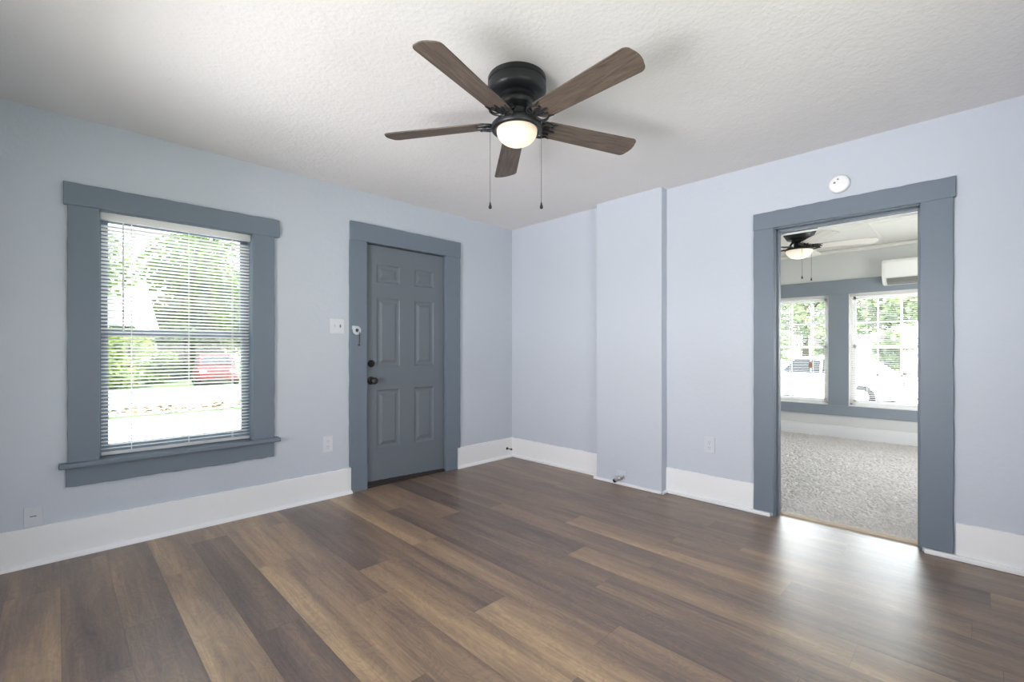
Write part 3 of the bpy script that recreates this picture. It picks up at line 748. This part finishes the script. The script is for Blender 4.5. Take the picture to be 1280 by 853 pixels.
# ------------------------------------------------------------------ small wall fittings
sd = empty('smoke_alarm', 'round white smoke alarm above the cased opening', 'smoke alarm', (XR, .602, 2.181), R(-90))
MB().lathe([(.050,0),(.054,.004),(.055,.010),(.055,.024),(.051,.030),(.044,.033),(.002,.035)], 40, (0,0,0), '-y').build('body', M['fixwhite'], sd, smooth=True)
MB().lathe([(.006,.030),(.006,.0355),(.001,.0362)], 14, (-.022,0,.010), '-y').build('test_button', M['acdark'], sd)
MB().lathe([(.004,.030),(.004,.0355),(.001,.036)], 12, (-.004,0,.028), '-y').build('indicator_light', M['plateslot'], sd)

def plate(e, w, h, mat, d=.006):
    MB().box(-w/2, w/2, -d, 0, -h/2, h/2).build('plate', mat, e, bevel=.003)
sw = empty('light_switch', 'white double light switch beside the front door', 'light switch', (1.560, YL, 1.332))
plate(sw, .118, .118, M['plate'])
for sx_, up in ((-.023, 1), (.023, -1)):
    t = MB(); t.box(sx_-.005, sx_+.005, -.0075, -.005, -.012, .012); t.add([(sx_-.004,-.006,-.008*up),(sx_+.004,-.006,-.008*up),(sx_+.004,-.018,.006*up),(sx_-.004,-.018,.006*up),(sx_-.004,-.006,.006*up),(sx_+.004,-.006,.006*up)],
        [(0,1,2,3),(3,2,5,4),(0,3,4),(1,5,2)])
    t.build('toggle', M['plate'] if up > 0 else M['acdark'], sw)
def outlet(loc, rz, label, mat):
    o = empty('wall_outlet', label, 'outlet', loc, rz)
    plate(o, .078, .124, mat)
    for zc in (.021, -.021):
        f = MB().lathe([(.017,0),(.017,.0075),(.016,.0082)], 20, (0,0,zc), '-y').build('receptacle', mat, o)
        s = MB(); s.box(-.0075,-.0055,-.0086,-.007,zc-.001,zc+.007); s.box(.0055,.0075,-.0086,-.007,zc-.001,zc+.007); s.box(-.002,.002,-.0086,-.007,zc-.011,zc-.007)
        s.build('slots', M['plateslot'], f)
outlet((1.486, YL, .415), 0, 'white outlet low on the wall between window and front door', M['plate'])
outlet((XR, 1.413, .428), R(-90), 'painted-over outlet between the chimney chase and the cased opening', M['wallplate'])
bp = empty('blank_wall_plate', 'painted-over blank plate just above the baseboard under the window', 'wall plate', (-.092, YL, .259))
plate(bp, .072, .106, M['wallplate'], .007)
for z in (.031, -.031): MB().lathe([(.0035,.005),(.0035,.0085),(.001,.009)], 10, (0,0,z), '-y').build('screw', M['wallplate'], bp)
MB().box(-.012, .012, -.0078, -.006, -.002, .002).build('slot', M['plateslot'], bp)

ds = empty('door_stop', 'black door stop sticking out of the corner baseboard', 'door stop', (3.405, YL-.014, .094))
MB().lathe([(.014,0),(.014,.004),(.010,.008)], 18, (0,0,0), '-y').build('flange', M['black'], ds, smooth=True)
MB().lathe([(.006,.006),(.0045,.012),(.0045,.056)], 14, (0,0,0), '-y').build('rod', M['black'], ds, smooth=True)
MB().lathe([(.008,.055),(.0095,.060),(.0095,.070),(.006,.075)], 16, (0,0,0), '-y').build('bumper', M['black'], ds, smooth=True)

gv = empty('gas_valve', 'small capped gas valve at the foot of the chimney chase', 'gas valve', (3.407, 2.120, .060), R(-90)); gv.scale = (1.25, 1.25, 1.25)
MB().box(-.038, .038, -.004, 0, -.022, .045).build('wall_plate', M['wallplate'], gv, bevel=.002)
m = MB(); m.tube([(.014,-.002,.012),(.014,-.030,.012)], .0085, 12); m.tube([(.030,-.030,.018),(-.030,-.030,-.020)], [.0085,.009], 12)
m.sphere((.002,-.030,.001), .014, 14, 9); m.build('pipe', M['steel'], gv, smooth=True)
m = MB(); m.tube([(.002,-.044,.001),(.002,-.052,.001)], .006, 10); m.box(-.024, .008, -.056, -.052, .010, .020); m.build('lever', M['steel'], gv)
m = MB(); m.tube([(-.028,-.030,-.019),(-.040,-.030,-.0265)], .0125, 8); m.build('end_cap', M['black'], gv)

# ------------------------------------------------------------------ outside
G = -0.5
struct(MB().box(-60, 90, -60, 90, G-.3, G), 'ground', M['lawn'], 'sunlit lawn and yard around the house', 'lawn')
struct(MB().box(-20, 34, YL+T+.0, 14.2, G-.1, G+.03), 'sidewalk', M['concrete'], 'pale sunlit concrete in front of the left window', 'pavement')
struct(MB().box(-30, 40, 14.9, 24.0, G-.1, G+.035), 'street', M['road'], 'sun-bleached street seen through the left window', 'street')
struct(MB().box(XF+T, 19.5, -30, 14.0, G-.1, G+.04), 'driveway', M['concrete'], 'pale sunlit concrete drive outside the far windows', 'driveway')
struct(MB().box(-14, XB-T, -14, 3.6, G-.1, G+.035), 'added_bounce_slab', M['concrete'], 'pale concrete slab added unseen behind the camera to cut green bounce', 'added_bounce_slab')  # unseen slab added so lawn bounce does not tint the room green
lt = MB(); rng = random.Random(2)
for i in range(420):
    x_, y_ = rng.uniform(-1, 9), 14.3+rng.random()**2*1.1; a = rng.uniform(0, 6.3); s_ = rng.uniform(.04,.13); z_ = G+.05+rng.uniform(0,.12)
    dx, dy = math.cos(a)*s_, math.sin(a)*s_
    lt.add([(x_-dx,y_-dy,z_),(x_+dy*.5,y_-dx*.5,z_+rng.uniform(-.01,.10)),(x_+dx,y_+dy,z_+.02),(x_-dy*.5,y_+dx*.5,z_+rng.uniform(-.01,.10))], [(0,1,2,3)])
o = lt.build('leaf_litter', M['litter']); tag(o, 'line of dry brown leaves along the far edge of the pavement', 'leaf litter', 'stuff')

def crown(blobs, n, size, seed):
    rng = random.Random(seed); m = MB(); tot = sum(b[3]**2 for b in blobs)
    for bx_, by_, bz_, br in blobs:
        for _ in range(int(n*br*br/tot)):
            v = Vector((rng.gauss(0,1), rng.gauss(0,1), rng.gauss(0,1))).normalized()*br*(rng.random()**.35)
            p = Vector((bx_, by_, bz_)) + Vector((v.x, v.y, v.z*.85))
            u = Vector((rng.gauss(0,1), rng.gauss(0,1), rng.gauss(0,.6))).normalized(); w = u.cross(Vector((rng.gauss(0,1), rng.gauss(0,1), rng.gauss(0,1)))).normalized()
            s_ = size*rng.uniform(.6, 1.3)
            m.add([p-u*s_, p-w*s_*.55, p+u*s_, p+w*s_*.55], [(0,1,2,3)])
    return m
def tree(loc, h, r, mat, label, seed, n=5200, leaf=.20, trunk=.32, low=.28):
    t = empty('tree', label, 'tree', loc, group=None); rng = random.Random(seed)
    z0, z1 = h*low+r*.4, h-r*.45
    bl = [(0, 0, (z0+z1)/2, r*.75), (0, 0, z1, r*.5), (0, 0, z0+r*.2, r*.6)] + [(math.cos(a)*r*.6, math.sin(a)*r*.6, z0+(z1-z0)*rng.random(), r*rng.uniform(.42,.6)) for a in [i*6.283/9+rng.random()*.6 for i in range(9)]]
    crown(bl, n, leaf, seed).build('crown', mat, t)
    m = MB(); m.tube([(0,0,0),(.05,0,h*.25),(-.05,.1,h*.5),(0,0,h*.72)], [trunk, trunk*.75, trunk*.55, trunk*.25], 10)
    for i in range(5):
        a = i*1.3+rng.random(); m.tube([(0,0,h*(.3+.06*i)), (math.cos(a)*r*.3, math.sin(a)*r*.3, h*(.42+.06*i)), (math.cos(a)*r*.6, math.sin(a)*r*.6, h*(.55+.06*i))], [trunk*.4, trunk*.25, trunk*.08], 8)
    m.build('trunk', M['bark'], t, smooth=True); return t
def bush(loc, r, h, mat, label, seed, n=1500, leaf=.12):
    t = empty('bush', label, 'bush', loc); rng = random.Random(seed)
    bl = [(rng.uniform(-.4,.4)*r, rng.uniform(-.4,.4)*r, h*q, min(r*.6, h*.45)) for q in (.18, .28, .4, .5, .6, .7)]
    crown(bl, n, leaf, seed).build('foliage', mat, t)
    m = MB()
    for i in range(6):
        a = i*1.05; m.tube([(math.cos(a)*.05, math.sin(a)*.05, 0), (math.cos(a)*r*.3, math.sin(a)*r*.3, h*.6)], [.03,.012], 6)
    m.build('stems', M['bark'], t); return t
tree((8.4, 44, G), 12.0, 4.6, M['leaf'], 'broad bright green tree behind the right half of the left window', 21, 13000, .24, low=.06)
tree((-0.6, 56, G), 13.5, 5.4, M['leaf'], 'tall leafy tree rising behind the white house', 22, 9000, .28, low=.1)
bush((2.1, 25.6, G), 1.3, 2.6, M['leaf3'], 'rounded yellow green bush at the left of the left window', 31, 4200, .12)
bush((3.55, 28.0, G), 0.8, 1.7, M['leaf'], 'small bright green bush beside the red car', 32, 2600, .11)
for i, (x_, y_, r_, h_, lb) in enumerate(((5.6, 32.0, 1.75, 3.2, 'dark green hedge bush behind the middle of the left window'), (1.9, 30.0, 1.7, 2.9, 'dark green hedge bush behind the yellow green bush'), (9.2, 32.0, 1.6, 3.2, 'dark green hedge bush behind the red car'))):
    bush((x_, y_, G), r_, h_, M['leaf2'], lb, 40+i, 6500, .16)
def house(loc, w, d, h, ridge, label):      # ridge runs along x
    e = empty('house', label, 'house', loc)
    b = MB(); b.box(-w, 0, 0, d, 0, h)
    b.add([(0,0,h),(0,d,h),(0,d/2,h+ridge),(-w,0,h),(-w,d,h),(-w,d/2,h+ridge)], [(0,1,2),(5,4,3)])
    b.build('walls', M['siding'], e)
    r = MB(); t = .12; q = .4; k = ridge/(d/2)
    for y0, sg in ((0, -1), (d, 1)):
        ye = y0+sg*q; ze = h-q*k
        r.add([(q,ye,ze),(q,d/2,h+ridge),(-w-q,d/2,h+ridge),(-w-q,ye,ze),(q,ye,ze+t),(q,d/2,h+ridge+t),(-w-q,d/2,h+ridge+t),(-w-q,ye,ze+t)],
              [(0,1,2,3),(7,6,5,4),(0,4,5,1),(3,2,6,7),(0,3,7,4)])
    r.build('roof', M['shingle'], e)
    for x_ in (-w*.2, -w*.5, -w*.8):
        f = MB().box(x_-.55, x_+.55, -.05, .02, .9, 2.2).build('window', M['vinyl'], e)
        MB().box(x_-.45, x_+.45, -.06, -.04, 1.0, 2.1).build('pane', M['carglass'], f)
house((3.7, 33.2, G), 9.0, 6.4, 3.0, 1.75, 'white house with a pale roof across the street behind the bushes')

def car(loc, rz, matC, label):
    e = empty('car', label, 'car', loc, rz)
    def loft(secs):   # (x, half width, z0, z1, inset top)
        m = MB(); vs = []
        for x_, hw, z0, z1, it in secs:
            vs += [(x_, -hw, z0+.05), (x_, -hw+.06, z0), (x_, hw-.06, z0), (x_, hw, z0+.05), (x_, hw, (z0+z1)/2), (x_, hw-it, z1), (x_, -hw+it, z1), (x_, -hw, (z0+z1)/2)]
        n = 8; fs = [tuple(reversed(range(n))), tuple(range((len(secs)-1)*n, len(secs)*n))]
        for k in range(len(secs)-1):
            for i in range(n): fs.append((k*n+i, k*n+(i+1) % n, (k+1)*n+(i+1) % n, (k+1)*n+i))
        m.add(vs, fs); return m
    loft([(-2.2,.74,.36,.70,.08),(-2.1,.84,.26,.86,.1),(-1.3,.88,.22,.90,.08),(0,.88,.22,.92,.07),(.9,.88,.22,.92,.08),(1.7,.86,.22,.84,.1),(2.15,.78,.26,.72,.1),(2.25,.68,.36,.62,.08)]).build('body', matC, e, smooth=True, bevel=.03)
    loft([(-1.75,.70,.84,.90,.03),(-1.1,.76,.84,1.36,.12),(-.2,.77,.84,1.44,.14),(.45,.76,.84,1.38,.12),(1.15,.70,.84,.92,.03)]).build('cabin', matC, e, smooth=True, bevel=.03)
    g = MB()
    for s_ in (1, -1):
        for a, b, c, d in ((-1.25,-.95,-.35,-.35), (-.27,-.27,.42,.78)):
            g.add([(a, s_*.782, .94), (b, s_*.735, 1.30), (c, s_*.735, 1.34), (d, s_*.785, .94)], [(0,1,2,3)])
    g.add([(1.12,-.62,.94),(1.12,.62,.94),(.50,.56,1.36),(.50,-.56,1.36)], [(0,1,2,3)]); g.add([(-1.72,-.60,.93),(-1.72,.60,.93),(-1.13,.56,1.34),(-1.13,-.56,1.34)], [(3,2,1,0)])
    o = g.build('windows', M['carglass'], e); sm = o.modifiers.new('t', 'SOLIDIFY'); sm.thickness = .03; sm.offset = 0
    for x_ in (-1.35, 1.35):
        for s_ in (1, -1):
            w = MB(); prof = [(.10,-.11),(.26,-.11),(.32,-.08),(.32,.08),(.26,.11),(.10,.11)]
            w.lathe([(r_, h_) for r_, h_ in prof], 24, (x_, s_*.78, .32), '-y'); wo_ = w.build('wheel', M['tyre'], e, smooth=True)
            MB().lathe([(.19,-.115),(.19,.115)], 18, (x_, s_*.78, .32), '-y').build('rim', M['steel'], wo_)
    for s_ in (1, -1):
        MB().box(2.08, 2.2, s_*.58-.14, s_*.58+.14, .58, .70).build('headlight', M['lampglass'], e, bevel=.02)
        MB().box(-2.2, -2.08, s_*.60-.12, s_*.60+.12, .62, .78).build('tail_light', M['carred'], e, bevel=.02)
car((5.55, 26.6, G), R(-98), M['carred'], 'red car parked across the street, seen end-on through the left window')
car((16.8, 3.35, G+.04), R(78), M['carwhite'], 'white car parked outside the far window under the air conditioner')
car((21.5, 7.1, G), R(95), M['carblue'], 'silver blue car parked outside the far window with the tassel')
tree((47, 10.6, G), 9.6, 3.8, M['leaf_haze'], 'leafy tree beyond the silver blue car', 51, 4200, .22, low=.1)
tree((40, 3.8, G), 8.8, 3.6, M['leaf_haze'], 'pale green tree beyond the white car', 52, 4200, .24)
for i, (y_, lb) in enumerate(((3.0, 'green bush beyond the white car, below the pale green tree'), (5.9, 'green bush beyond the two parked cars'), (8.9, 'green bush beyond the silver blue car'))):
    bush((31.5, y_, G), 1.3, 3.2, M['leaf_haze'], lb, 60+i, 2400, .16)
